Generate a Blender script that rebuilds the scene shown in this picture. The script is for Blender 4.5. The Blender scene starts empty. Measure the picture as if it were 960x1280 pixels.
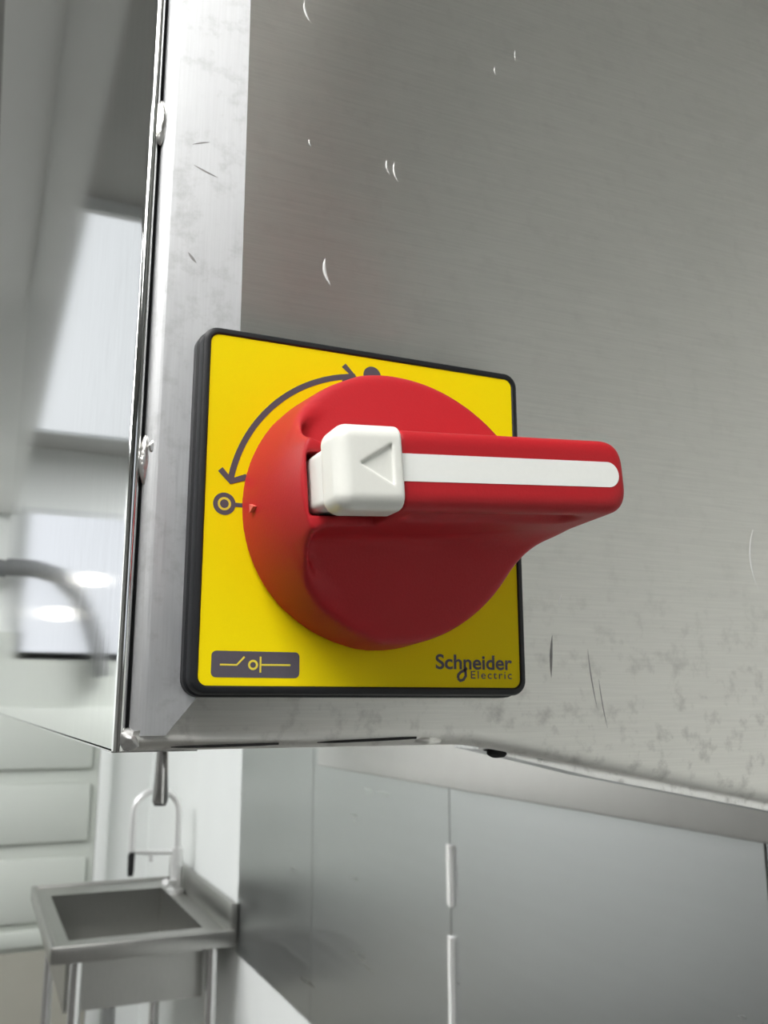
import bpy, bmesh, math, random
import numpy as np
from mathutils import Vector, Matrix

random.seed(7)
SC = bpy.context.scene
COL = SC.collection

# ------------------------------------------------------------------ camera, world, exposure
ZC = 1.55                                   # height of the switch plate's centre above the floor
CAM = Vector((-0.0890426, -0.2123668, ZC - 0.0475191))
YAW, PITCH, ROLL = 0.4113958, 0.2083578, -0.0012053
fwd = Vector((math.sin(YAW) * math.cos(PITCH), math.cos(YAW) * math.cos(PITCH), math.sin(PITCH)))
rgt0 = Vector((math.cos(YAW), -math.sin(YAW), 0.0))
up0 = rgt0.cross(fwd)
rgt = math.cos(ROLL) * rgt0 + math.sin(ROLL) * up0
upv = -math.sin(ROLL) * rgt0 + math.cos(ROLL) * up0
cam_d = bpy.data.cameras.new('camera')
cam = bpy.data.objects.new('camera', cam_d)
COL.objects.link(cam)
M = Matrix.Identity(4)
for i in range(3):
    M[i][0], M[i][1], M[i][2], M[i][3] = rgt[i], upv[i], -fwd[i], CAM[i]
cam.matrix_world = M
cam_d.sensor_fit = 'VERTICAL'
cam_d.sensor_height = 32.0
cam_d.lens = 1143.75 / 1280 * 32.0
cam_d.clip_start = 0.01
cam_d.clip_end = 60
cam_d.dof.use_dof = True
cam_d.dof.focus_distance = 0.205
cam_d.dof.aperture_fstop = 32.0
SC.camera = cam

W = bpy.data.worlds.new('world')
SC.world = W
W.use_nodes = True
W.node_tree.nodes['Background'].inputs[0].default_value = (0.75, 0.85, 1.0, 1)
W.node_tree.nodes['Background'].inputs[1].default_value = 0.6

SC.view_settings.view_transform = 'Standard'
SC.view_settings.look = 'None'
SC.view_settings.gamma = 1.0
SC.view_settings.use_curve_mapping = False
SC.view_settings.exposure = 0.35
LAMP = 12.5                                  # strength of the ceiling panels

# ------------------------------------------------------------------ helpers
def link(name, me, mat=None, parent=None, smooth=False):
    o = bpy.data.objects.new(name, me)
    COL.objects.link(o)
    if mat is not None:
        me.materials.append(mat)
    if parent is not None:
        o.parent = parent
    if smooth:
        me.polygons.foreach_set('use_smooth', [True] * len(me.polygons))
        me.update()
    return o

def tag(o, label=None, cat=None, group=None, kind=None):
    if label: o['label'] = label
    if cat: o['category'] = cat
    if group: o['group'] = group
    if kind: o['kind'] = kind
    return o

def empty(name, loc=(0, 0, 0)):
    o = bpy.data.objects.new(name, None)
    o.empty_display_size = 0.05
    COL.objects.link(o)
    o.location = loc
    return o

def bm_obj(name, bm, mat, parent=None, smooth=False, auto=None):
    me = bpy.data.meshes.new(name)
    bmesh.ops.recalc_face_normals(bm, faces=bm.faces[:])
    bm.to_mesh(me)
    bm.free()
    o = link(name, me, mat, parent, smooth or auto is not None)
    if auto is not None:
        try:
            me.set_sharp_from_angle(angle=math.radians(auto))
        except Exception:
            pass
    return o

def add_box(bm, x0, x1, y0, y1, z0, z1, bev=0.0, seg=2):
    vs = [bm.verts.new((x, y, z)) for x in (x0, x1) for y in (y0, y1) for z in (z0, z1)]
    q = [(0, 1, 3, 2), (4, 6, 7, 5), (0, 4, 5, 1), (2, 3, 7, 6), (0, 2, 6, 4), (1, 5, 7, 3)]
    fs = [bm.faces.new([vs[i] for i in f]) for f in q]
    if bev > 0:
        es = list({e for f in fs for e in f.edges})
        bmesh.ops.bevel(bm, geom=es, offset=bev, segments=seg, affect='EDGES', profile=0.5)
    return bm

def box(name, mat, parent, x0, x1, y0, y1, z0, z1, bev=0.0, seg=2):
    bm = bmesh.new()
    add_box(bm, x0, x1, y0, y1, z0, z1, bev, seg)
    return bm_obj(name, bm, mat, parent, auto=35 if bev else None)

def add_tube(bm, pts, rad, n=16, caps=True):
    pts = [Vector(p) for p in pts]
    if not hasattr(rad, '__len__'):
        rad = [rad] * len(pts)
    rings = []
    ref = None
    for i, p in enumerate(pts):
        a = pts[max(i - 1, 0)]; b = pts[min(i + 1, len(pts) - 1)]
        t = (b - a).normalized()
        if ref is None:
            ref = Vector((0, 0, 1)) if abs(t.z) < 0.9 else Vector((1, 0, 0))
        u = (ref - t * ref.dot(t)).normalized()
        w = t.cross(u)
        ref = u
        rings.append([bm.verts.new(p + rad[i] * (math.cos(k * 2 * math.pi / n) * u + math.sin(k * 2 * math.pi / n) * w)) for k in range(n)])
    for r, s in zip(rings, rings[1:]):
        for k in range(n):
            bm.faces.new((r[k], r[(k + 1) % n], s[(k + 1) % n], s[k]))
    if caps:
        bm.faces.new(rings[0][::-1]); bm.faces.new(rings[-1])
    return bm

def tube(name, mat, parent, pts, rad, n=16):
    bm = bmesh.new()
    add_tube(bm, pts, rad, n)
    return bm_obj(name, bm, mat, parent, auto=40)

def smoothstep(a, b, x):
    t = np.clip((x - a) / (b - a), 0, 1)
    return t * t * (3 - 2 * t)

def smin(a, b, k):
    h = np.clip(0.5 + 0.5 * (b - a) / k, 0, 1)
    return b * (1 - h) + a * h - k * h * (1 - h)

def smax(a, b, k):
    return -smin(-a, -b, k)

def surface_nets(F, lo, h):
    """Mesh the zero level of a sampled distance field (naive surface nets)."""
    S = F < 0
    n = np.array(F.shape) - 1
    cnt = np.zeros(n, int)
    for i in (0, 1):
        for j in (0, 1):
            for k in (0, 1):
                cnt += S[i:i + n[0], j:j + n[1], k:k + n[2]]
    act = (cnt > 0) & (cnt < 8)
    ids = -np.ones(n, int)
    A = np.argwhere(act)
    ids[act] = np.arange(len(A))
    P = np.zeros((len(A), 3)); C = np.zeros(len(A))
    corners = [(i, j, k) for i in (0, 1) for j in (0, 1) for k in (0, 1)]
    for a in corners:
        for ax in range(3):
            if a[ax]: continue
            b = list(a); b[ax] = 1
            fa = F[A[:, 0] + a[0], A[:, 1] + a[1], A[:, 2] + a[2]]
            fb = F[A[:, 0] + b[0], A[:, 1] + b[1], A[:, 2] + b[2]]
            m = (fa < 0) != (fb < 0)
            t = np.where(m, fa / np.where(m, fa - fb, 1), 0)
            q = np.tile(np.array(a, float), (len(A), 1)); q[:, ax] += t
            P[m] += q[m]; C[m] += 1
    V = (A + P / C[:, None]) * h + np.array(lo)
    faces = []
    for ax in range(3):
        o1, o2 = [(1, 2), (2, 0), (0, 1)][ax]
        s0 = [slice(None)] * 3; s1 = [slice(None)] * 3
        s0[ax] = slice(0, -1); s1[ax] = slice(1, None)
        ch = S[tuple(s0)] != S[tuple(s1)]
        E = np.argwhere(ch)
        E = E[(E[:, o1] > 0) & (E[:, o2] > 0) & (E[:, o1] < n[o1]) & (E[:, o2] < n[o2])]
        fl = S[E[:, 0], E[:, 1], E[:, 2]]
        d1 = np.zeros(3, int); d1[o1] = 1
        d2 = np.zeros(3, int); d2[o2] = 1
        g = lambda e: ids[e[:, 0], e[:, 1], e[:, 2]]
        Qd = np.stack([g(E - d1 - d2), g(E - d2), g(E), g(E - d1)], 1)
        Qd[~fl] = Qd[~fl][:, ::-1]
        faces.append(Qd)
    return V, np.concatenate(faces)

def np_mesh(name, V, Fq):
    me = bpy.data.meshes.new(name)
    me.vertices.add(len(V)); me.vertices.foreach_set('co', np.asarray(V, np.float32).ravel())
    me.loops.add(Fq.size); me.loops.foreach_set('vertex_index', Fq.astype(np.int32).ravel())
    me.polygons.add(len(Fq))
    me.polygons.foreach_set('loop_start', np.arange(0, Fq.size, 4, dtype=np.int32))
    me.update(calc_edges=True)
    me.validate()
    return me

def grid_mesh(name, fn, nu, nv, mat, parent=None, flip=False):
    """Smooth sheet from fn(u, v), u and v in 0..1."""
    V = [fn(i / (nu - 1), j / (nv - 1)) for i in range(nu) for j in range(nv)]
    F = []
    for i in range(nu - 1):
        for j in range(nv - 1):
            a = i * nv + j
            f = (a, a + nv, a + nv + 1, a + 1)
            F.append(f[::-1] if flip else f)
    me = bpy.data.meshes.new(name)
    me.from_pydata(V, [], F)
    return link(name, me, mat, parent, True)

# ------------------------------------------------------------------ materials
def mat_new(name):
    m = bpy.data.materials.new(name)
    m.use_nodes = True
    return m, m.node_tree, m.node_tree.nodes['Principled BSDF']

def plain(name, col, rough=0.5, metal=0.0, noise=0.0, nscale=300, bump=0.0, spec=0.5, coat=0.0):
    m, nt, b = mat_new(name)
    b.inputs['Roughness'].default_value = rough
    b.inputs['Metallic'].default_value = metal
    b.inputs['Specular IOR Level'].default_value = spec
    b.inputs['Coat Weight'].default_value = coat
    tc = nt.nodes.new('ShaderNodeTexCoord')
    nz = nt.nodes.new('ShaderNodeTexNoise')
    nz.inputs['Scale'].default_value = nscale
    nz.inputs['Detail'].default_value = 4
    nt.links.new(tc.outputs['Object'], nz.inputs['Vector'])
    mx = nt.nodes.new('ShaderNodeMix'); mx.data_type = 'RGBA'
    c = Vector(col)
    mx.inputs[6].default_value = (*(c * (1 - noise)), 1)
    mx.inputs[7].default_value = (*(c * (1 + noise)), 1)
    nt.links.new(nz.outputs['Fac'], mx.inputs[0])
    nt.links.new(mx.outputs[2], b.inputs['Base Color'])
    if bump > 0:
        bp = nt.nodes.new('ShaderNodeBump')
        bp.inputs['Strength'].default_value = bump
        bp.inputs['Distance'].default_value = 0.0002
        nt.links.new(nz.outputs['Fac'], bp.inputs['Height'])
        nt.links.new(bp.outputs['Normal'], b.inputs['Normal'])
    return m

def brushed(name, col=(0.62, 0.615, 0.6), rough=0.3, grain=(30, 30, 2500), aniso=0.5, arot=0.0,
            gstr=0.12, wob=0.0, wscale=3.0, dirt=0.0, dscale=120, cvar=0.12, dirt_z=None):
    """Brushed stainless steel: stretched grain in roughness, tint and relief, plus scuffs and smudges."""
    m, nt, b = mat_new(name)
    L = nt.links.new
    b.inputs['Metallic'].default_value = 1.0
    b.inputs['Anisotropic'].default_value = aniso
    b.inputs['Anisotropic Rotation'].default_value = arot
    tc = nt.nodes.new('ShaderNodeTexCoord')
    mp = nt.nodes.new('ShaderNodeMapping')
    mp.inputs['Scale'].default_value = grain
    L(tc.outputs['Object'], mp.inputs['Vector'])
    g = nt.nodes.new('ShaderNodeTexNoise')
    g.inputs['Scale'].default_value = 1.0; g.inputs['Detail'].default_value = 3
    L(mp.outputs['Vector'], g.inputs['Vector'])
    # large cloudy smudges
    s = nt.nodes.new('ShaderNodeTexNoise')
    s.inputs['Scale'].default_value = dscale; s.inputs['Detail'].default_value = 6; s.inputs['Roughness'].default_value = 0.65
    L(tc.outputs['Object'], s.inputs['Vector'])
    rr = nt.nodes.new('ShaderNodeMapRange')
    rr.inputs['To Min'].default_value = rough * 0.8; rr.inputs['To Max'].default_value = rough * 1.25
    L(g.outputs['Fac'], rr.inputs['Value'])
    r2 = nt.nodes.new('ShaderNodeMath'); r2.operation = 'MULTIPLY_ADD'
    L(s.outputs['Fac'], r2.inputs[0]); r2.inputs[1].default_value = rough * 0.36; L(rr.outputs['Result'], r2.inputs[2])
    r3 = nt.nodes.new('ShaderNodeMath'); r3.operation = 'SUBTRACT'
    L(r2.outputs[0], r3.inputs[0]); r3.inputs[1].default_value = rough * 0.18
    L(r3.outputs[0], b.inputs['Roughness'])
    mx = nt.nodes.new('ShaderNodeMix'); mx.data_type = 'RGBA'
    c = Vector(col)
    mx.inputs[6].default_value = (*(c * (1 - cvar)), 1)
    mx.inputs[7].default_value = (*(c * (1 + cvar)), 1)
    L(g.outputs['Fac'], mx.inputs[0])
    out = mx.outputs[2]
    if dirt > 0:
        cr = nt.nodes.new('ShaderNodeValToRGB')
        cr.color_ramp.elements[0].position = 0.52; cr.color_ramp.elements[0].color = (0, 0, 0, 1)
        cr.color_ramp.elements[1].position = 0.75; cr.color_ramp.elements[1].color = (1, 1, 1, 1)
        L(s.outputs['Fac'], cr.inputs['Fac'])
        fac = nt.nodes.new('ShaderNodeMath'); fac.operation = 'MULTIPLY'
        L(cr.outputs['Color'], fac.inputs[0]); fac.inputs[1].default_value = dirt
        fo = fac.outputs[0]
        if dirt_z is not None:            # grime has collected along a low edge
            sp = nt.nodes.new('ShaderNodeSeparateXYZ'); L(tc.outputs['Object'], sp.inputs[0])
            mr = nt.nodes.new('ShaderNodeMapRange')
            mr.inputs['From Min'].default_value = dirt_z[1]; mr.inputs['From Max'].default_value = dirt_z[0]
            mr.inputs['To Min'].default_value = 0.12; mr.inputs['To Max'].default_value = 1
            L(sp.outputs['Z'], mr.inputs['Value'])
            f2 = nt.nodes.new('ShaderNodeMath'); f2.operation = 'MULTIPLY'
            L(fo, f2.inputs[0]); L(mr.outputs['Result'], f2.inputs[1]); fo = f2.outputs[0]
        dm = nt.nodes.new('ShaderNodeMix'); dm.data_type = 'RGBA'
        L(fo, dm.inputs[0]); L(out, dm.inputs[6]); dm.inputs[7].default_value = (0.12, 0.11, 0.1, 1)
        out = dm.outputs[2]
    L(out, b.inputs['Base Color'])
    bp = nt.nodes.new('ShaderNodeBump')
    bp.inputs['Strength'].default_value = gstr; bp.inputs['Distance'].default_value = 0.0001
    L(g.outputs['Fac'], bp.inputs['Height'])
    nrm = bp
    if wob > 0:
        w = nt.nodes.new('ShaderNodeTexNoise'); w.inputs['Scale'].default_value = wscale; w.inputs['Detail'].default_value = 0
        L(tc.outputs['Object'], w.inputs['Vector'])
        b2 = nt.nodes.new('ShaderNodeBump'); b2.inputs['Strength'].default_value = 1.0; b2.inputs['Distance'].default_value = wob
        L(w.outputs['Fac'], b2.inputs['Height']); L(bp.outputs['Normal'], b2.inputs['Normal']); nrm = b2
    L(nrm.outputs['Normal'], b.inputs['Normal'])
    tg = nt.nodes.new('ShaderNodeTangent'); tg.direction_type = 'RADIAL'; tg.axis = 'Z'
    L(tg.outputs['Tangent'], b.inputs['Tangent'])
    return m

def emit(name, col, strength):
    m, nt, b = mat_new(name)
    b.inputs['Base Color'].default_value = (0.04, 0.04, 0.04, 1)
    b.inputs['Specular IOR Level'].default_value = 0.1
    b.inputs['Emission Color'].default_value = (*col, 1)
    b.inputs['Emission Strength'].default_value = strength
    return m

M_FRONT = brushed('brushed steel front', (0.83, 0.825, 0.785), 0.42, (60, 60, 2600), 0.92, 0.25, 0.10, dirt=0.5, dscale=130, cvar=0.10, dirt_z=(-0.065, -0.005))
M_STRIP = brushed('brushed steel corner strip', (0.53, 0.54, 0.55), 0.55, (2600, 2600, 60), 0.4, 0.0, 0.12, dirt=0.25, dscale=150, cvar=0.14)
M_SIDE = brushed('polished steel side', (0.70, 0.71, 0.70), 0.06, (1500, 160, 30), 0.2, 0.25, 0.06, dirt=0.10, dscale=70, cvar=0.12)
M_ROLL = brushed('worn steel edge', (0.74, 0.74, 0.73), 0.22, (300, 300, 60), 0.0, 0.0, 0.3, dirt=0.6, dscale=260, cvar=0.1)
M_WELD = plain('weld steel', (0.66, 0.65, 0.63), 0.28, 1.0, 0.25, 900, 1.0)
M_CLAD = brushed('steel wall cladding', (0.55, 0.565, 0.565), 0.30, (3, 3, 60), 0.3, 0.0, 0.0, wob=0.003, wscale=2.0, dscale=5, cvar=0.04)
M_FLANGE = brushed('dull steel flange', (0.66, 0.66, 0.64), 0.55, (3, 3, 60), 0.2, 0.0, 0.05, dscale=30, cvar=0.05)
M_SINK = brushed('sink steel', (0.42, 0.42, 0.40), 0.34, (300, 30, 30), 0.2, 0.0, 0.05, dscale=14, cvar=0.08)
M_CHROME = plain('chrome', (0.82, 0.82, 0.82), 0.1, 1.0, 0.03, 60)
M_CORNER = plain('ground steel corner', (0.55, 0.55, 0.54), 0.42, 1.0, 0.15, 700, 0.1)
M_SCR = plain('scratched bright steel', (0.85, 0.85, 0.83), 0.5, 0.4, 0.1, 900)
M_SCUFF = plain('grey scuff', (0.26, 0.255, 0.25), 0.6, 0.6, 0.3, 900)
M_DARK = plain('dark interior', (0.012, 0.012, 0.012), 0.8, 0, 0.2, 50)
M_BLACK = plain('black plastic', (0.010, 0.011, 0.013), 0.45, 0, 0.25, 1500, 0.25, spec=0.35)
M_TAP = plain('satin chrome', (0.85, 0.85, 0.84), 0.35, 0.55, 0.03, 60)
M_YELLOW = plain('yellow face', (0.86, 0.69, 0.001), 0.5, 0, 0.03, 2500, 0.15, spec=0.12)
M_PRINT = plain('grey print', (0.085, 0.075, 0.095), 0.5, 0, 0.1, 900)
M_PRINTY = plain('yellow print', (0.72, 0.6, 0.05), 0.5, 0, 0.05, 900)
M_RED = plain('red knob plastic', (0.43, 0.013, 0.019), 0.50, 0, 0.06, 1800, 0.22, spec=0.28)
M_MARK = plain('pale red mark', (0.75, 0.16, 0.13), 0.4, 0, 0.1, 900)
M_WHITE = plain('white plastic', (0.80, 0.81, 0.76), 0.30, 0, 0.02, 1200, 0.05)
M_INSERT = plain('white insert', (0.84, 0.86, 0.83), 0.5, 0, 0.02, 900, 0.05)
M_WALL = plain('white paint', (0.84, 0.86, 0.84), 0.55, 0, 0.03, 5, 0.1)
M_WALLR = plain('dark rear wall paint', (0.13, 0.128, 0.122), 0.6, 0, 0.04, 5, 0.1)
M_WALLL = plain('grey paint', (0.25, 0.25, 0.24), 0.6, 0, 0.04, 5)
M_DOOR = plain('white panel', (0.62, 0.65, 0.60), 0.45, 0, 0.03, 4)
M_LOWER = plain('beige lower panel', (0.42, 0.41, 0.35), 0.6, 0, 0.06, 9)
M_CEIL = plain('ceiling paint', (0.44, 0.44, 0.42), 0.7, 0, 0.04, 3)
M_SOFFIT = plain('bulkhead paint', (0.86, 0.87, 0.84), 0.7, 0, 0.04, 3)
M_FLOOR = plain('floor', (0.10, 0.097, 0.092), 0.5, 0, 0.1, 8)
M_SEAL = plain('white joint strip', (0.93, 0.93, 0.92), 0.4, 0.0, 0.03, 80)
M_FRAME = plain('window frame', (0.7, 0.72, 0.72), 0.4, 0, 0.03, 30)
M_ARM = plain('dark grey lamp arm', (0.16, 0.165, 0.165), 0.5, 0, 0.1, 40)
M_LAMP = emit('lamp panel', (1.0, 0.985, 0.96), LAMP)
M_LAMPD = emit('dim lamp panel', (0.93, 0.97, 1.0), 0.66)
M_LAMPF = emit('front lamp panel', (1.0, 0.985, 0.96), 6.5)
M_LAMPB = emit('bright lamp panel', (0.98, 0.99, 1.0), 15.0)
M_FILL = emit('added fill light', (1.0, 0.99, 0.97), 9.0)  # glow of the fill light added under the hood
M_BULB = emit('warm bulb', (1.0, 0.95, 0.85), 8.0)
M_FILLPANE = emit('glowing pane', (0.86, 0.92, 1.0), 0.8)  # fill glow for the window added behind the viewer
M_SKY = emit('frosted glowing pane', (0.9, 0.94, 1.0), 0.72)

# ------------------------------------------------------------------ room
XR = 0.615          # right wall face
XL = -3.2
YB, YF = 3.9, -2.6
HC = ZC + 1.05      # ceiling
def struct(o, label=None):
    o['kind'] = 'structure'
    if label: o['label'] = label
    return o

struct(box('floor', M_FLOOR, None, XL - .1, XR + .15, YF - .1, YB + .1, -0.1, 0.0), 'grey floor of the kitchen')
struct(box('ceiling', M_CEIL, None, XL - .1, XR + .15, YF - .1, YB + .1, HC, HC + 0.1), 'grey ceiling of the kitchen')
struct(box('wall_back', M_WALL, None, XL - .1, XR + .15, YB, YB + 0.1, 0, HC), 'white painted wall behind the sink')
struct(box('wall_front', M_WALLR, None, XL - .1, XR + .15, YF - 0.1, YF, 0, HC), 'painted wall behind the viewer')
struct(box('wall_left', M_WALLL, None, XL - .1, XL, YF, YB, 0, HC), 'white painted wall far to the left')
wr = struct(box('wall_right', M_WALL, None, XR + .004, XR + .15, YF, YB, 0, HC), 'white wall clad with steel sheets beside the hood')
# steel cladding sheets, each its own piece with a joint between
ZCL = ZC - 0.705
ys = [-0.16, 0.487, 1.139, 1.793, 2.405]
for a, b_ in zip(ys, ys[1:]):
    box('cladding_sheet', M_CLAD, wr, XR - 0.002, XR + 0.004, a + 0.0012, b_ - 0.0012, ZCL, HC - 0.32, 0.0008, 1)
for z0, z1 in ((ZC - 0.352, ZC - 0.262), (ZC - 0.66, ZC - 0.397)):
    bm = bmesh.new()
    P3 = [(XR - 0.0095, 1.128), (XR - 0.003, 1.150), (XR - 0.001, 1.150), (XR - 0.001, 1.128)]
    lo_ = [bm.verts.new((x, y, z0)) for x, y in P3]; hi_ = [bm.verts.new((x, y, z1)) for x, y in P3]
    bm.faces.new(lo_); bm.faces.new(hi_[::-1])
    for k in range(4):
        bm.faces.new((lo_[k], hi_[k], hi_[(k + 1) % 4], lo_[(k + 1) % 4]))
    bm_obj('joint_cover', bm, M_SEAL, wr)
# bulkhead above the hood
struct(box('trim_1', M_SOFFIT, None, -0.125, XR + .004, 0.0, YB, ZC + 0.75, HC), 'boxed-in bulkhead above the steel hood')
struct(box('shading_box', M_CEIL, None, 0.10, XR + .004, YF, -0.06, ZC + 0.52, HC), 'unseen box added behind the viewer to darken the front sheet reflections')  # unseen box, added to darken what the front sheet mirrors

# panelled white door on the back wall
door = box('door_1', M_DOOR, None, -0.95, 0.40, YB - 0.03, YB, 0.0, ZC + 0.25)
struct(door, 'white panelled door left of the sink')
for z0, z1 in ((-0.30, -0.05), (-0.585, -0.355), (-0.88, -0.640)):
    box('door_panel', M_DOOR, door, -0.90, 0.372, YB - 0.05, YB - 0.03, ZC + z0, ZC + z1, 0.012, 2)
box('kick_panel', M_LOWER, door, -0.95, 0.40, YB - 0.045, YB - 0.03, 0.02, ZC - 0.985, 0.004, 1)
box('door_rail', M_DOOR, door, -0.95, 0.40, YB - 0.055, YB - 0.03, ZC - 0.965, ZC - 0.905, 0.006, 2)
box('door_frame', M_WALL, door, 0.402, 0.45, YB - 0.045, YB, 0.0, ZC + 0.30, 0.006, 2)

# window high on the back wall (seen mirrored in the hood's side)
win = box('window_1', M_FRAME, None, -1.25, -0.16, YB - 0.03, YB, ZC + 0.14, ZC + 0.78)
struct(win, 'frosted daylight window high on the back wall')
for k in range(2):
    box('window_pane', M_SKY, win, -1.22 + k * 0.535, -0.715 + k * 0.535, YB - 0.034, YB - 0.028, ZC + 0.17, ZC + 0.75)

win = box('added_window', M_FRAME, None, -1.0, 0.12, YF, YF + 0.03, ZC + 0.08, ZC + 0.85)  # unseen window, added to brighten the corner strip
struct(win, 'unseen glowing window added behind the viewer to light the corner strip')
for k in range(2):
    box('window_pane', M_FILLPANE, win, -0.97 + k * 0.54, -0.45 + k * 0.54, YF + 0.028, YF + 0.034, ZC + 0.11, ZC + 0.82)

wl = empty('reflection_lamp', (-0.10, YB - 0.1, ZC + 0.5))  # out of view; arch and bulbs shaped for the side sheet's reflection
tag(wl, 'unseen arched grey lamp with two bulbs, shaped for its reflection in the hood', 'lamp')
LPT = [(-0.02, 0.50), (-0.11, 0.508), (-0.205, 0.508), (-0.300, 0.482), (-0.379, 0.405), (-0.435, 0.302), (-0.470, 0.202), (-0.50, 0.07)]
tube('arm', M_ARM, wl, [(x + 0.10, 0.0, z - 0.5) for x, z in LPT], 0.036, 14)
tube('wall_mount', M_CEIL, wl, [(LPT[0][0] + 0.10, 0.0, 0.0), (LPT[0][0] + 0.10, 0.07, 0.0)], 0.03, 14)
for bx, bz in ((-0.43, 0.47), (-0.307, 0.322)):
    bm = bmesh.new()
    bmesh.ops.create_uvsphere(bm, u_segments=16, v_segments=10, radius=0.028)
    bmesh.ops.translate(bm, verts=bm.verts[:], vec=(bx + 0.10, -0.03, bz - 0.5))
    bm_obj('bulb', bm, M_BULB, wl, smooth=True)

# ceiling light panels
def ceiling_light(x0, x1, y0, y1, label, mat=M_LAMP):
    t = empty('ceiling_light', ((x0 + x1) / 2, (y0 + y1) / 2, HC))
    tag(t, label, 'light', 'ceiling light panels')
    hx, hy = (x1 - x0) / 2, (y1 - y0) / 2
    bm = bmesh.new()
    for a in (( -hx, hx, -hy, -hy + .02), (-hx, hx, hy - .02, hy), (-hx, -hx + .02, -hy + .02, hy - .02), (hx - .02, hx, -hy + .02, hy - .02)):
        add_box(bm, a[0], a[1], a[2], a[3], -0.03, 0.0)
    bm_obj('frame', bm, M_FRAME, t)
    box('diffuser', mat, t, -hx + .02, hx - .02, -hy + .02, hy - .02, -0.02, -0.004)
    return t
ceiling_light(-0.75, -0.15, 1.72, 3.55, 'long ceiling light panel beside the hood bulkhead', M_LAMPD)
ceiling_light(-1.25, -0.28, -1.15, -0.22, 'ceiling light panel above and behind the viewer')
ceiling_light(-1.95, -1.35, -1.2, 0.4, 'ceiling light panel over the left front of the room', M_LAMPF)
ceiling_light(-1.65, -0.95, 1.5, 3.5, 'ceiling light panel over the left rear of the room', M_LAMPB)

# ------------------------------------------------------------------ hood
mm = 0.001
hood = empty('extractor_hood', (0, 0, ZC))
tag(hood, 'large brushed stainless steel extractor hood carrying the red switch', 'hood')
YH = 0.008
X_E, Z_B = -0.0560, -0.0578                 # free corner of the front
X_W, Z_T = 0.610, 0.75
def z_bot(x):                               # the lower edge runs level, then drops towards the wall
    t = max(0.0, x - 0.029)
    return Z_B - 0.186 * t * (t / (t + 0.006))
STRIP_K = 0.80
def strip_x(z):                             # right edge of the corner strip
    if z > -0.036:
        return -0.0338 - 0.00001 * (z * 1000 - 51) * 0.17
    return -0.0336 - (-0.036 - z) * STRIP_K

# front sheet with its lower edge rolled under
def front_fn(u, v):
    x = -0.0336 + (X_W + 0.0336) * (u ** 2.2)
    return x
nx = 120
prof = []                                   # (z above the bottom edge, y)
R1 = 0.0045
for k in range(9):
    a = math.pi / 2 * k / 8
    prof.append((R1 - R1 * math.cos(a) , YH + R1 - R1 * math.sin(a)))
prof = [(0.0022, YH + 0.0150), (0.0006, YH + 0.0085)] + prof
V = []; F = []
zs_up = [0.006, 0.009, 0.013, 0.0175, 0.0219, 0.03, 0.05, 0.09, 0.15, 0.3]
npf = len(prof) + len(zs_up) + 1
for i in range(nx):
    u = i / (nx - 1)
    zb = z_bot(-0.0530 + (X_W + 0.0530) * (u ** 2.0))
    for dz, y in prof + [(d_, YH) for d_ in zs_up] + [(Z_T - zb, YH)]:
        xl = max(-0.0530, strip_x(zb + dz) - 0.0006) if dz > 0.0047 else -0.0556
        x = xl + (X_W - xl) * (u ** 2.0)
        V.append((x, y, min(z_bot(x), zb + 0.01) + dz if dz < 0.2 else zb + dz))
for i in range(nx - 1):
    for j in range(npf - 1):
        a = i * npf + j
        F.append((a, a + npf, a + npf + 1, a + 1))
me = bpy.data.meshes.new('front_sheet'); me.from_pydata(V, [], F)
front = link('front_sheet', me, M_FRONT, hood, True)

# corner strip lapped over the front sheet, vertical grain, rolled free edge
T = 0.0004
V = []; F = []
zz = [Z_B + 0.0035, -0.052, -0.048, -0.044, -0.040, -0.036, -0.02, 0.0, 0.05, 0.1, 0.15, 0.25, 0.4, Z_T]
RV = 0.0036
for z in zz:
    row = []
    xe = strip_x(z)
    row.append((xe, YH + 0.0001, z)); row.append((xe - 0.0001, YH - T, z))
    tl = smoothstep(-0.055, 0.02, z)        # the strip leans slightly out of the sheet's plane
    for k in range(1, 7):
        s = k / 6
        x = xe + (X_E + RV - xe) * s
        row.append((x, YH - T + 0.0012 * float(tl) * s, z))
    y0 = row[-1][1]
    for k in range(1, 10):
        a = math.pi / 2 * k / 9
        row.append((X_E + RV - RV * math.sin(a), y0 + RV - RV * math.cos(a), z))
    row.append((X_E + 0.0002, y0 + RV + 0.003, z))
    V += row
n = len(row)
for i in range(len(zz) - 1):
    for j in range(n - 1):
        a = i * n + j
        F.append((a, a + 1, a + n + 1, a + n))
me = bpy.data.meshes.new('corner_strip'); me.from_pydata(V, [], F)
strip = link('corner_strip', me, M_STRIP, hood, True)
me.set_sharp_from_angle(angle=math.radians(3.5))

# side sheet with a small rolled front edge, slightly bowed
XS = -0.0594
V = []; F = []
ysd = [0.0] 
zr = [Z_B, Z_B + .001, Z_B + 0.003, -0.045, -0.03, -0.01, 0.02, 0.06, 0.1, 0.15, 0.2, 0.3, 0.45, Z_T]
rowl = None
for z in zr:
    row = []
    rr_ = 0.0013
    for k in range(0, 8):                   # roll from inside the joint over to the side
        a = math.pi * k / 7
        row.append((XS + rr_ + rr_ * math.cos(a) , 0.0120 - rr_ * math.sin(a), z))
    for y in (0.016, 0.022, 0.03, 0.045, 0.07, 0.11, 0.17, 0.26, 0.4, 0.6, 0.9, 1.3, 1.6):
        row.append((XS, y, z))
    V += row; n = len(row)
for i in range(len(zr) - 1):
    for j in range(n - 1):
        a = i * n + j
        F.append((a, a + n, a + n + 1, a + 1))
me = bpy.data.meshes.new('side_sheet'); me.from_pydata(V, [], F)
side = link('side_sheet', me, M_SIDE, hood, True)
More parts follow.
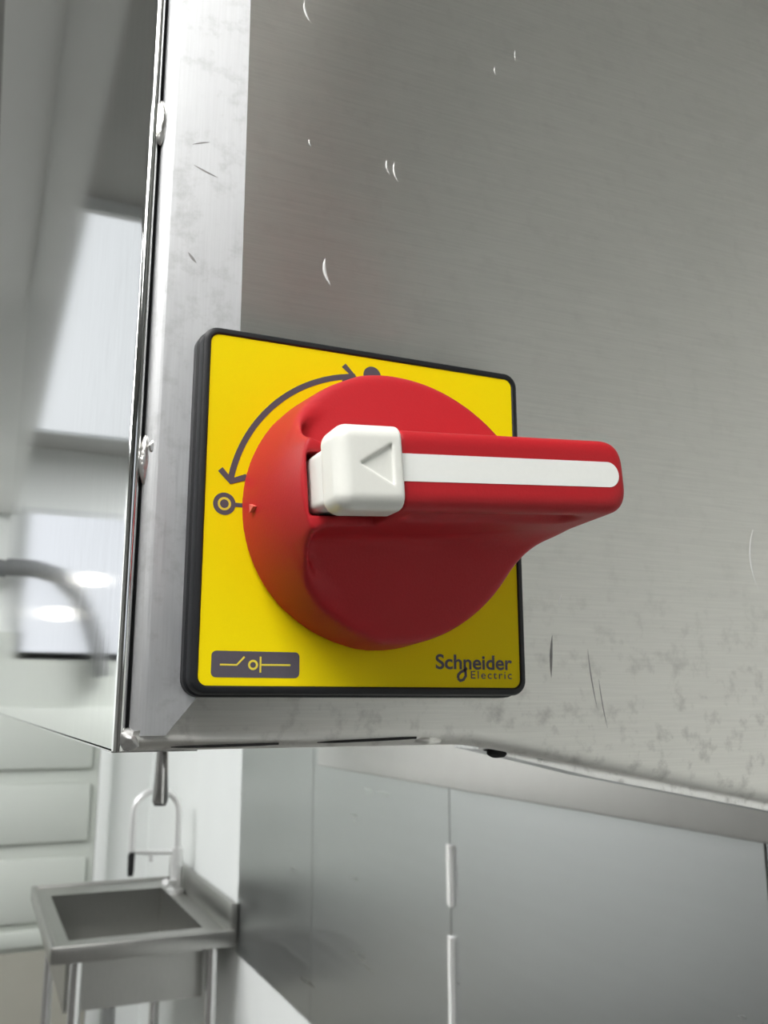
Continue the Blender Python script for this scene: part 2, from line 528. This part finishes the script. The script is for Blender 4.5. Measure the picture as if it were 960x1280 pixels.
# return of the side sheet under the bottom
box('bottom_return', M_ROLL, hood, XS, XS + 0.02, 0.014, 1.6, Z_B - 0.0004, Z_B + 0.0004)

# dark void behind the joints
box('inner_liner', M_DARK, hood, X_E - 0.0012, X_W - 0.01, YH + 0.0052, 1.58, Z_B + 0.0016, Z_T - 0.01)
# welded bridges across the corner joint and lumps near it
def weld(name, x, y, z, sx, sy, sz, mat=M_WELD, seed=0):
    rnd = random.Random(seed)
    bm = bmesh.new()
    bmesh.ops.create_icosphere(bm, subdivisions=4, radius=1.0)
    ph = [rnd.uniform(0, 6) for _ in range(6)]
    for v in bm.verts:
        c = v.co
        f = 1 + 0.07 * math.sin(4 * c.z + ph[0]) * math.cos(3 * c.x + ph[1]) + 0.03 * math.sin(7 * c.z + ph[2] + 4 * c.x)
        v.co = Vector((x + sx * c.x * f, y + sy * c.y * f, z + sz * c.z * f))
    return bm_obj(name, bm, mat, hood, smooth=True)
weld('weld_bead', -0.0562, 0.0112, 0.1050, 0.0013, 0.0016, 0.0068, seed=1)
weld('weld_bead', -0.0560, 0.0113, 0.0120, 0.0013, 0.0016, 0.0062, seed=2)
weld('weld_bead', -0.0541, 0.0096, 0.0150, 0.0013, 0.0005, 0.0017, seed=3)
weld('weld_bead', -0.0556, YH + 0.0041, Z_B + 0.0028, 0.0028, 0.0042, 0.0027, M_CORNER, seed=4)
# joint slots and the lower fold along the bottom edge
def roll_y(dz):
    return YH + R1 - R1 * math.sin(math.acos(1 - dz / R1))
for x0, x1, d0, d1 in ((-0.0465, -0.0205, 0.0008, 0.0012), (-0.0105, 0.0165, 0.0013, 0.0021)):
    tube('joint_slot', M_DARK, hood, [(x0 + (x1 - x0) * k / 6, roll_y(d0 + (d1 - d0) * k / 6), Z_B + d0 + (d1 - d0) * k / 6) for k in range(7)],
         [0.00012, 0.00035, 0.0004, 0.0004, 0.0004, 0.0004, 0.0003], 8)
# drip channel below the falling part of the lower edge
def sweep_x(name, mat, xs, y0, y1, top, bot):
    bm = bmesh.new(); rings = []
    for x in xs:
        rings.append([bm.verts.new(p) for p in ((x, y0, z_bot(x) + top), (x, y1, z_bot(x) + top), (x, y1, z_bot(x) + bot * min(1.0, (x - 0.030) / 0.05)), (x, y0, z_bot(x) + bot * min(1.0, (x - 0.030) / 0.05)))])
    for a, b_ in zip(rings, rings[1:]):
        for k in range(4):
            bm.faces.new((a[k], a[(k + 1) % 4], b_[(k + 1) % 4], b_[k]))
    bm.faces.new(rings[0]); bm.faces.new(rings[-1][::-1])
    return bm_obj(name, bm, mat, hood)
xs_l = [0.040 + (X_W - 0.04) * (k / 24) ** 1.5 for k in range(25)]
sweep_x('drip_lip', M_ROLL, xs_l, YH + 0.010, YH + 0.024, 0.0015, -0.0022)
weld('weld_bead', 0.0450, YH + 0.0085, -0.0606, 0.0030, 0.002, 0.0013, M_DARK, seed=5)
weld('weld_bead', 0.0205, YH + 0.0022, Z_B + 0.0016, 0.0050, 0.0016, 0.0014, M_FRONT, seed=6)
# bright scratches and dark scuffs in the sheet
def strip_y(x, z):
    xe = strip_x(z)
    return YH - T + 0.0012 * float(smoothstep(-0.055, 0.02, z)) * (xe - x) / (xe - (X_E + RV))
def sliver(name, x, z, length, width, ang, mat, bend=0.12, h=0.00012):
    bm = bmesh.new(); L_, R_, C_ = [], [], []
    ca, sa = math.cos(ang), math.sin(ang)
    for k in range(9):
        t = k / 8 - 0.5
        w_ = width * 0.5 * (1 - (2 * t) ** 2) + 0.00002
        u_, v_ = t * length, bend * length * (1 - (2 * t) ** 2)
        for lst, off, yy in ((L_, -w_, 0), (C_, 0, -h), (R_, w_, 0)):
            a_, b_ = u_, v_ + off
            px_, pz_ = x + a_ * ca - b_ * sa, z + a_ * sa + b_ * ca
            lst.append(bm.verts.new((px_, (strip_y(px_, pz_) if x < -0.04 else YH) - 0.00002 + yy, pz_)))
    for A_, B_ in ((L_, C_), (C_, R_)):
        for k in range(8):
            bm.faces.new((A_[k], A_[k + 1], B_[k + 1], B_[k]))
    return bm_obj(name, bm, mat, hood, smooth=True)
for x, z, l, w_, a in ((-9.7, 69.7, 8.0, 1.0, 103), (11.1, 105.6, 6.0, 0.5, 100), (8.6, 106.5, 4.5, 0.4, 102), (138.4, -1.6, 20, 0.7, 91),
                       (-16.9, 150.3, 7.0, 0.8, 108), (53.9, 158.0, 4.0, 0.35, 92), (46, 150, 3.0, 0.3, 95), (-15.5, 108, 2.2, 0.4, 110), (62.5, -18, 3.5, 0.35, 75)):
    sliver('scratch', x * mm, z * mm, l * mm, w_ * mm, math.radians(a), M_SCR)
for x, z, l, w_, a in ((72.2, -40, 17, 0.35, 98), (75.5, -47, 14, 0.3, 99), (58.7, -34, 12, 0.9, 86), (-44.5, 92, 7, 0.5, 160), (-46, 100, 5, 0.4, 20), (-47.0, 66.5, 3.6, 0.7, 130)):
    sliver('scuff', x * mm, z * mm, l * mm, w_ * mm, math.radians(a), M_SCUFF, 0.02, 0.00004)
# flange of the hood along the right wall
box('wall_flange', M_FLANGE, hood, 0.560, 0.612, 0.03, 1.62, -0.168, 0.0, 0.004, 2)

box('fill_panel', M_FILL, hood, 0.12, 0.30, 0.75, 1.45, -0.066, -0.0560)  # unseen fill light, added to brighten the joint strips on the wall
# tapered chrome nozzle hanging under the hood
nz_ = empty('drain_nozzle', (0.041, 0.5, ZC - 0.118))
tag(nz_, 'tapered chrome nozzle hanging below the hood corner in front of the tap', 'nozzle')
tube('cone', M_CHROME, nz_, [(0, 0, 0.0), (0, 0, 0.002), (0, 0, 0.03), (0, 0, 0.0602)], [0.0050, 0.0060, 0.0047, 0.0032], 24)
tube('tip', M_DARK, nz_, [(0, 0, -0.0015), (0, 0, 0.0005)], [0.0042, 0.0046], 20)

# ------------------------------------------------------------------ rotary switch
sw = empty('rotary_switch', (0, 0, ZC))
tag(sw, 'red rotary isolator switch on a yellow and black square plate', 'switch')

def rsq(h, r, n=8):
    pts = []
    for cx, cz, a0 in ((h - r, h - r, 0), (-(h - r), h - r, 90), (-(h - r), -(h - r), 180), (h - r, -(h - r), 270)):
        for k in range(n + 1):
            a = math.radians(a0 + 90 * k / n)
            pts.append((cx + r * math.cos(a), cz + r * math.sin(a)))
    return pts
def loft_sq(name, rings, mat, parent, cap0=True, cap1=True, auto=30):
    bm = bmesh.new(); R_ = []
    for h, r, y in rings:
        R_.append([bm.verts.new((x, y, z)) for x, z in rsq(h, r)])
    m = len(R_[0])
    for a, b_ in zip(R_, R_[1:]):
        for k in range(m):
            bm.faces.new((a[k], a[(k + 1) % m], b_[(k + 1) % m], b_[k]))
    if cap0: bm.faces.new(R_[0])
    if cap1: bm.faces.new(R_[-1][::-1])
    return bm_obj(name, bm, mat, parent, auto=auto)
mm = 0.001
loft_sq('back_plate', [(43.05 * mm, 2.2 * mm, 0.6 * mm), (43.05 * mm, 2.2 * mm, -0.05 * mm), (43.4 * mm, 2.6 * mm, -0.35 * mm),
                       (44.1 * mm, 3.2 * mm, -0.35 * mm), (44.7 * mm, 3.7 * mm, 0.0), (45.0 * mm, 4 * mm, 0.7 * mm), (45.05 * mm, 4 * mm, 4.0 * mm),
                       (44.8 * mm, 4 * mm, 4.2 * mm), (44.8 * mm, 4 * mm, 4.6 * mm), (45.5 * mm, 4.4 * mm, 4.9 * mm), (45.6 * mm, 4.4 * mm, 7.98 * mm)],
        M_BLACK, sw)
face = loft_sq('face_plate', [(43.0 * mm, 2.2 * mm, 0.55 * mm), (43.0 * mm, 2.2 * mm, 0.0)], M_YELLOW, sw)

def flat(name, polys, mat, parent, y=0.0, th=0.06 * mm):
    """Print: closed outlines in mm (x, z) laid on the face as thin ink."""
    bm = bmesh.new()
    for P in polys:
        top = [bm.verts.new((x * mm, y - th, z * mm)) for x, z in P]
        bot = [bm.verts.new((x * mm, y + 0.01 * mm, z * mm)) for x, z in P]
        m = len(P)
        bm.faces.new(top)
        for k in range(m):
            bm.faces.new((top[k], top[(k + 1) % m], bot[(k + 1) % m], bot[k]))
    return bm_obj(name, bm, mat, parent)
def stroke(pts, w):
    """Outline of an open polyline of width w with flat ends."""
    L_, R_ = [], []
    for i, p in enumerate(pts):
        a = pts[max(i - 1, 0)]; b_ = pts[min(i + 1, len(pts) - 1)]
        dx, dz = b_[0] - a[0], b_[1] - a[1]
        l = math.hypot(dx, dz)
        nx_, nz2 = -dz / l * w / 2, dx / l * w / 2
        L_.append((p[0] + nx_, p[1] + nz2)); R_.append((p[0] - nx_, p[1] - nz2))
    return L_ + R_[::-1]
def disc(cx, cz, r, n=32):
    return [(cx + r * math.cos(2 * math.pi * k / n), cz + r * math.sin(2 * math.pi * k / n)) for k in range(n)]
def ringpoly(cx, cz, r, w, n=32):
    out = []
    for k in range(n):
        a, b_ = 2 * math.pi * k / n, 2 * math.pi * (k + 1) / n
        out.append([(cx + (r + w / 2) * math.cos(a), cz + (r + w / 2) * math.sin(a)), (cx + (r + w / 2) * math.cos(b_), cz + (r + w / 2) * math.sin(b_)),
                    (cx + (r - w / 2) * math.cos(b_), cz + (r - w / 2) * math.sin(b_)), (cx + (r - w / 2) * math.cos(a), cz + (r - w / 2) * math.sin(a))])
    return out
RA = 37.5
arc = [(RA * math.cos(math.radians(a)), RA * math.sin(math.radians(a))) for a in range(97, 172, 2)]
o = flat('turn_arrow', [stroke(arc, 1.5)], M_PRINT, face)
tag(o, 'curved grey double-headed arrow')
flat('arrow_head', [stroke([(-39.6, 8.5), (-36.9, 5.7), (-33.0, 7.2)], 1.5)], M_PRINT, face, th=0.1 * mm)
flat('arrow_head', [stroke([(-7.9, 39.9), (-5.1, 37.3), (-7.9, 35.0)], 1.5)], M_PRINT, face, th=0.1 * mm)
o = flat('off_symbol', [disc(-38.3, 0, 2.75), stroke([(-35.6, 0), (-33.0, 0)], 1.0)], M_PRINT, face)
flat('off_ring', ringpoly(-38.3, 0, 1.35, 0.55), M_PRINTY, face, th=0.1 * mm)
flat('on_symbol', [disc(0.2, 38.2, 2.5), stroke([(0.2, 35.75), (0.2, 33.0)], 1.0)], M_PRINT, face)
lp = [(-29.3 + x * (10.75 / 3.1), -38.1 + z) for x, z in rsq(3.1, 0.0001, 1)]
def rrect(cx, cz, hx, hz, r, n=5):
    pts = []
    for sx, sz, a0 in ((1, 1, 0), (-1, 1, 90), (-1, -1, 180), (1, -1, 270)):
        for k in range(n + 1):
            a = math.radians(a0 + 90 * k / n)
            pts.append((cx + sx * (hx - r) + r * math.cos(a), cz + sz * (hz - r) + r * math.sin(a)))
    return pts
flat('circuit_label', [rrect(-29.35, -38.05, 10.7, 3.05, 1.1)], M_PRINT, face)
o = flat('circuit_symbol', [stroke([(-38.0, -38.2), (-34.0, -38.2), (-32.2, -36.3)], 0.42)] + ringpoly(-30.1, -38.15, 0.95, 0.5, 20) +
     [stroke([(-28.3, -36.2), (-28.3, -39.9)], 0.42), stroke([(-28.05, -38.1), (-20.9, -38.05)], 0.42)], M_PRINTY, face, th=0.1 * mm)

def lettering(name, body, x0, x1, z0, z1, capref, mat, parent, bold=0.0, y=-0.06 * mm, space=1.0):
    """Printed words: laid flat on the plate, fitted between x0..x1 with baseline z0 and cap height to z1 (mm)."""
    cu = bpy.data.curves.new(name + '_txt', 'FONT')
    cu.body = body; cu.size = 1.0; cu.offset = bold; cu.space_character = space
    to = bpy.data.objects.new(name + '_txt', cu); COL.objects.link(to)
    dg = bpy.context.evaluated_depsgraph_get(); dg.update()
    me = bpy.data.meshes.new_from_object(to.evaluated_get(dg))
    bpy.data.objects.remove(to)
    co = np.zeros(len(me.vertices) * 3, np.float32); me.vertices.foreach_get('co', co); co = co.reshape(-1, 3)
    xa, xb = co[:, 0].min(), co[:, 0].max()
    za, zb = 0.0, co[:, 1].max()
    N = np.stack([(x0 + (co[:, 0] - xa) / (xb - xa) * (x1 - x0)) * mm, np.full(len(co), y), (z0 + (co[:, 1] - za) / (zb - za) * (z1 - z0)) * mm], 1)
    me.vertices.foreach_set('co', N.astype(np.float32).ravel()); me.update()
    me.name = name; me.materials.clear()
    return link(name, me, mat, parent)
o = lettering('maker_name', 'Schneider', 18.0, 40.7, -38.3, -34.6, 1, M_PRINT, face, bold=0.022)
tag(o, 'bold grey lettering reading Schneider')
o = lettering('maker_subline', 'Electric', 28.2, 40.5, -40.7, -38.75, 1, M_PRINT, face, bold=0.008, space=1.25)
tag(o, 'small grey lettering reading Electric')
sw_pts = [(26.35, -38.35), (26.6, -38.9), (26.7, -40.0), (26.0, -41.0), (25.0, -41.3), (24.4, -40.7), (24.5, -39.8), (25.2, -39.1), (26.2, -38.7), (27.1, -38.0)]
flat('maker_leaf', [stroke(sw_pts[:6], 0.75), stroke(sw_pts[5:], 0.75)], M_PRINT, face)

# red knob, turned 4 degrees
knob = None
KT = math.radians(4.0)
H_ = 0.45
gu = np.arange(-38, 45, H_); gv = np.arange(-38, 38.1, H_); gd = np.arange(-1.1, 54.5, H_)
U, Vv, D = np.meshgrid(gu, gv, gd, indexing='ij')
r = np.hypot(U, Vv)
Rd = 34.3 - 0.06 * D
env = r - Rd
av = np.abs(Vv)
floor_d = 23.5 - 8.0 * np.clip((av - 9.0) / 24.0, 0, 1)
F_ = smax(env, (D - floor_d) * 0.9, 3.0)
Hw = 35.5 - 24.0 * smoothstep(8.0, 28.0, av)
Wl = smax(smax(r - (34.3 - 0.10 * D), 30.2 - r, 0.8), (D - Hw) * 0.6, 3.5)
Wl = Wl + 12.0 * smoothstep(-16, -4, U) + 8.0 * smoothstep(22, 28, av)
disc_f = smin(F_, Wl, 3.5)
hw = 10.5 - 0.043 * D
slab = np.abs(Vv) - hw
endR = U - 40.6
endL = np.where(U < 10, r - (34.3 - 0.10 * D), -50.0)
bar = smax(slab, endR, 5.5)
bar = np.maximum(bar, endL)
bar = smax(bar, D - 52.0, 3.2)
for sgn in (-1, 1):                          # finger grooves under the grip edges
    ax = np.clip(U, -8.0, 28.0)
    g = np.sqrt((U - ax) ** 2 + (Vv - sgn * 10.6) ** 2 + ((D - 43.6) * 0.9) ** 2) - 3.6
    bar = smax(bar, -g, 1.2)
cut = np.maximum(U + 15.2, 36.0 - D)
bar = smax(bar, -cut, 0.8)
body = np.where(U < 5, smin(disc_f, bar, 4.5), smin(disc_f, bar, 4.5 + 4.5 * smoothstep(5, 25, U)))
body = smax(body, np.where(U < 25, r - (34.3 - 0.10 * D), -50.0) - smoothstep(-12, 22, U) * 14, 0.8)
body = np.maximum(body, -cut)
slot = np.maximum(np.maximum(U + 15.4, -29.4 - U), np.maximum(np.abs(Vv) - 6.9, 30.0 - D))
body = np.maximum(body, -slot)
body = smax(body, -(D - 0.3), 0.6)
Vs, Fs = surface_nets(body, (gu[0], gv[0], gd[0]), H_)
ck, sk = math.cos(KT), math.sin(KT)
def kpos(P):
    P = np.asarray(P, float)
    u, v, d = P[:, 0], P[:, 1], P[:, 2]
    return np.stack([u * mm, -d * mm, v * mm], 1)
me = np_mesh('knob', kpos(Vs), Fs[:, ::-1])
knob = link('knob', me, M_RED, sw, True)
sm_ = knob.modifiers.new('smooth', 'SMOOTH'); sm_.factor = 0.5; sm_.iterations = 9
knob.rotation_euler = (0, -KT, 0)
tag(knob, 'red plastic rotary grip with a long bar')

# white strip inlaid in the bar
bm = bmesh.new()
P = [(-15.0, -2.85)] + [(35.2 + 2.85 * math.sin(math.radians(a)), -2.85 * math.cos(math.radians(a))) for a in range(0, 181, 12)] + [(-15.0, 2.85)]
tp = [bm.verts.new((u * mm, -52.1 * mm, v * mm)) for u, v in P]
bt = [bm.verts.new((u * mm, -51.0 * mm, v * mm)) for u, v in P]
bm.faces.new(tp)
for k in range(len(P)):
    bm.faces.new((tp[k], tp[(k + 1) % len(P)], bt[(k + 1) % len(P)], bt[k]))
tag(bm_obj('indicator_strip', bm, M_INSERT, knob), 'white strip along the red bar')

# white locking slide: cap with a recessed triangle, on a smaller block
h2 = 0.28
gu = np.arange(-32, -13, h2); gv = np.arange(-10, 10.1, h2); gd = np.arange(40, 56, h2)
U, Vv, D = np.meshgrid(gu, gv, gd, indexing='ij')
def rbox(U, V_, D_, c, hs, rr_):
    q = [np.abs(a - b_) - (h - rr_) for a, b_, h in zip((U, V_, D_), c, hs)]
    return np.sqrt(sum(np.maximum(x, 0) ** 2 for x in q)) + np.minimum(np.maximum(np.maximum(q[0], q[1]), q[2]), 0) - rr_
f = rbox(U, Vv, D, (-20.5, 0, 47.8), (9.0, 8.7, 5.6), 3.2)
f = smax(f, U + 15.3, 1.0)
# triangle recess
T3 = [(-24.6, 0.3), (-17.6, 4.4), (-17.6, -3.9)]
td = None
for (a, b_) in zip(T3, T3[1:] + T3[:1]):
    ex, ez = b_[0] - a[0], b_[1] - a[1]; l = math.hypot(ex, ez)
    dist = -((U - a[0]) * (-ez) + (Vv - a[1]) * ex) / l * -1
    td = dist if td is None else np.maximum(td, dist)
tri = np.maximum(td, 52.75 - D)
f = smax(f, -tri, 0.35)
Vs, Fs = surface_nets(f, (gu[0], gv[0], gd[0]), h2)
o = link('lock_cap', np_mesh('lock_cap', kpos(Vs), Fs[:, ::-1]), M_WHITE, knob, True)
tag(o, 'white cap with a recessed triangle')
gu = np.arange(-32, -14, h2); gv = np.arange(-8, 8.1, h2); gd = np.arange(29, 47, h2)
U, Vv, D = np.meshgrid(gu, gv, gd, indexing='ij')
f = rbox(U, Vv, D, (-20.7, 0, 38.0), (7.9, 6.1, 7.0), 1.6)
f = smax(f, (-(U + 29.0) + (D - 40) * 0.30) * 0.95, 1.4)
Vs, Fs = surface_nets(f, (gu[0], gv[0], gd[0]), h2)
link('lock_block', np_mesh('lock_block', kpos(Vs), Fs[:, ::-1]), M_WHITE, knob, True)
# moulded pointer on the skirt
bm = bmesh.new()
for s, yy in ((1.0, -34.35), (0.8, -34.0)):
    pass
a = [(-33.6, -8.0, 1.0), (-33.4, -10.6, 0.0), (-33.6, -8.0, -1.0)]
vf = [bm.verts.new(((x - 0.75) * mm, y * mm, z * mm)) for x, y, z in a]
vb = [bm.verts.new(((x + 1.5) * mm, y * mm, z * mm)) for x, y, z in a]
bm.faces.new(vf); bm.faces.new(vb[::-1])
for k in range(3):
    bm.faces.new((vf[k], vb[k], vb[(k + 1) % 3], vf[(k + 1) % 3]))
bm_obj('pointer_mark', bm, M_MARK, knob)

# ------------------------------------------------------------------ sink
sk_ = empty('utility_sink', (0, 0, 0))
tag(sk_, 'free-standing stainless steel utility sink with one deep bowl and gooseneck tap', 'sink')
ZR = ZC - 0.648
SX0, SX1, SY0, SY1 = 0.135, 0.605, 2.385, 3.26
BX0, BX1, BY0, BY1 = 0.182, 0.535, 2.475, 3.10
ZF = ZR - 0.17
# deck: frame around the bowl with a rolled rim
bm = bmesh.new()
t_ = 0.035
for a in ((SX0, SX1, SY0, BY0), (SX0, SX1, BY1, SY1), (SX0, BX0, BY0, BY1), (BX1, SX1, BY0, BY1)):
    add_box(bm, a[0], a[1], a[2], a[3], ZR - 0.006, ZR)
bm_obj('deck', bm, M_SINK, sk_)
bm = bmesh.new()
for a in ((SX0, SX1, SY0 - .004, SY0 + .012), (SX0, SX1, SY1 - .012, SY1), (SX0 - .004, SX0 + .012, SY0, SY1)):
    add_box(bm, a[0], a[1], a[2], a[3], ZR - t_, ZR + 0.008, 0.004, 2)
bm_obj('rim', bm, M_SINK, sk_, auto=40)
box('splashback', M_SINK, sk_, XR - 0.026, XR - 0.006, SY0, SY1, ZR - 0.03, ZR + 0.075, 0.004, 2)
# bowl: four walls and a floor
bm = bmesh.new()
w = 0.003
add_box(bm, BX0 - w, BX1 + w, BY0 - w, BY1 + w, ZF - w, ZF)
for a in ((BX0 - w, BX1 + w, BY0 - w, BY0), (BX0 - w, BX1 + w, BY1, BY1 + w), (BX0 - w, BX0, BY0, BY1), (BX1, BX1 + w, BY0, BY1)):
    add_box(bm, a[0], a[1], a[2], a[3], ZF, ZR - 0.004)
bm_obj('bowl', bm, M_SINK, sk_)
tube('drain', M_DARK, sk_, [(0.34, 2.8, ZF - 0.06), (0.34, 2.8, ZF - 0.002)], 0.028, 20)
tube('drain_pipe', M_FRAME, sk_, [(0.34, 2.8, ZF - 0.3), (0.34, 2.8, ZF - 0.055)], 0.02, 20)
for lx in (SX0 + 0.065, SX1 - 0.055):
    for ly in (SY0 + 0.03, SY1 - 0.05):
        tube('leg', M_CHROME, sk_, [(lx, ly, 0.0), (lx, ly, ZR - 0.01)], 0.016, 20)
for ly in (SY0 + 0.03, SY1 - 0.05):
    tube('leg_brace', M_CHROME, sk_, [(SX0 + 0.065, ly, 0.22), (SX1 - 0.055, ly, 0.22)], 0.010, 14)

# tap on the sink deck: body, inverted U spout, lever, cross pipe
TX, TY = 0.562, 3.0
def tp3(pts): return [(TX + a, TY + b_, ZR + c) for a, b_, c in pts]
body_t = tube('tap', M_TAP, sk_, tp3([(0, 0, 0.0), (0, 0, 0.012), (0, 0, 0.014), (0, 0, 0.14)]), [0.03, 0.03, 0.021, 0.019], 20)
tag(body_t, 'chrome tap with a tall gooseneck spout')
pts = [(0, 0, 0.06)]
RB = 0.074
for k in range(13):
    a = math.pi * k / 12
    pts.append((-RB + RB * math.cos(a), 0, 0.255 + 0.07 * math.sin(a)))
pts += [(-2 * RB, 0, 0.20), (-2 * RB, 0, 0.135)]
tube('spout', M_TAP, body_t, tp3(pts), 0.0115, 16)
tube('nozzle', M_DARK, body_t, tp3([(-2 * RB, 0, 0.06), (-2 * RB, 0, 0.07), (-2 * RB, 0, 0.136)]), [0.008, 0.010, 0.0115], 16)
tube('cross_pipe', M_TAP, body_t, tp3([(0.0, 0, 0.125), (-2 * RB - 0.012, 0, 0.135)]), 0.008, 12)
tube('lever', M_TAP, body_t, tp3([(-0.01, -0.015, 0.035), (-0.035, -0.055, 0.04), (-0.05, -0.08, 0.048)]), [0.011, 0.009, 0.011], 12)
tube('valve_knob', M_TAP, body_t, tp3([(-0.085, 0, 0.10), (-0.085, 0, 0.125)]), [0.009, 0.007], 12)
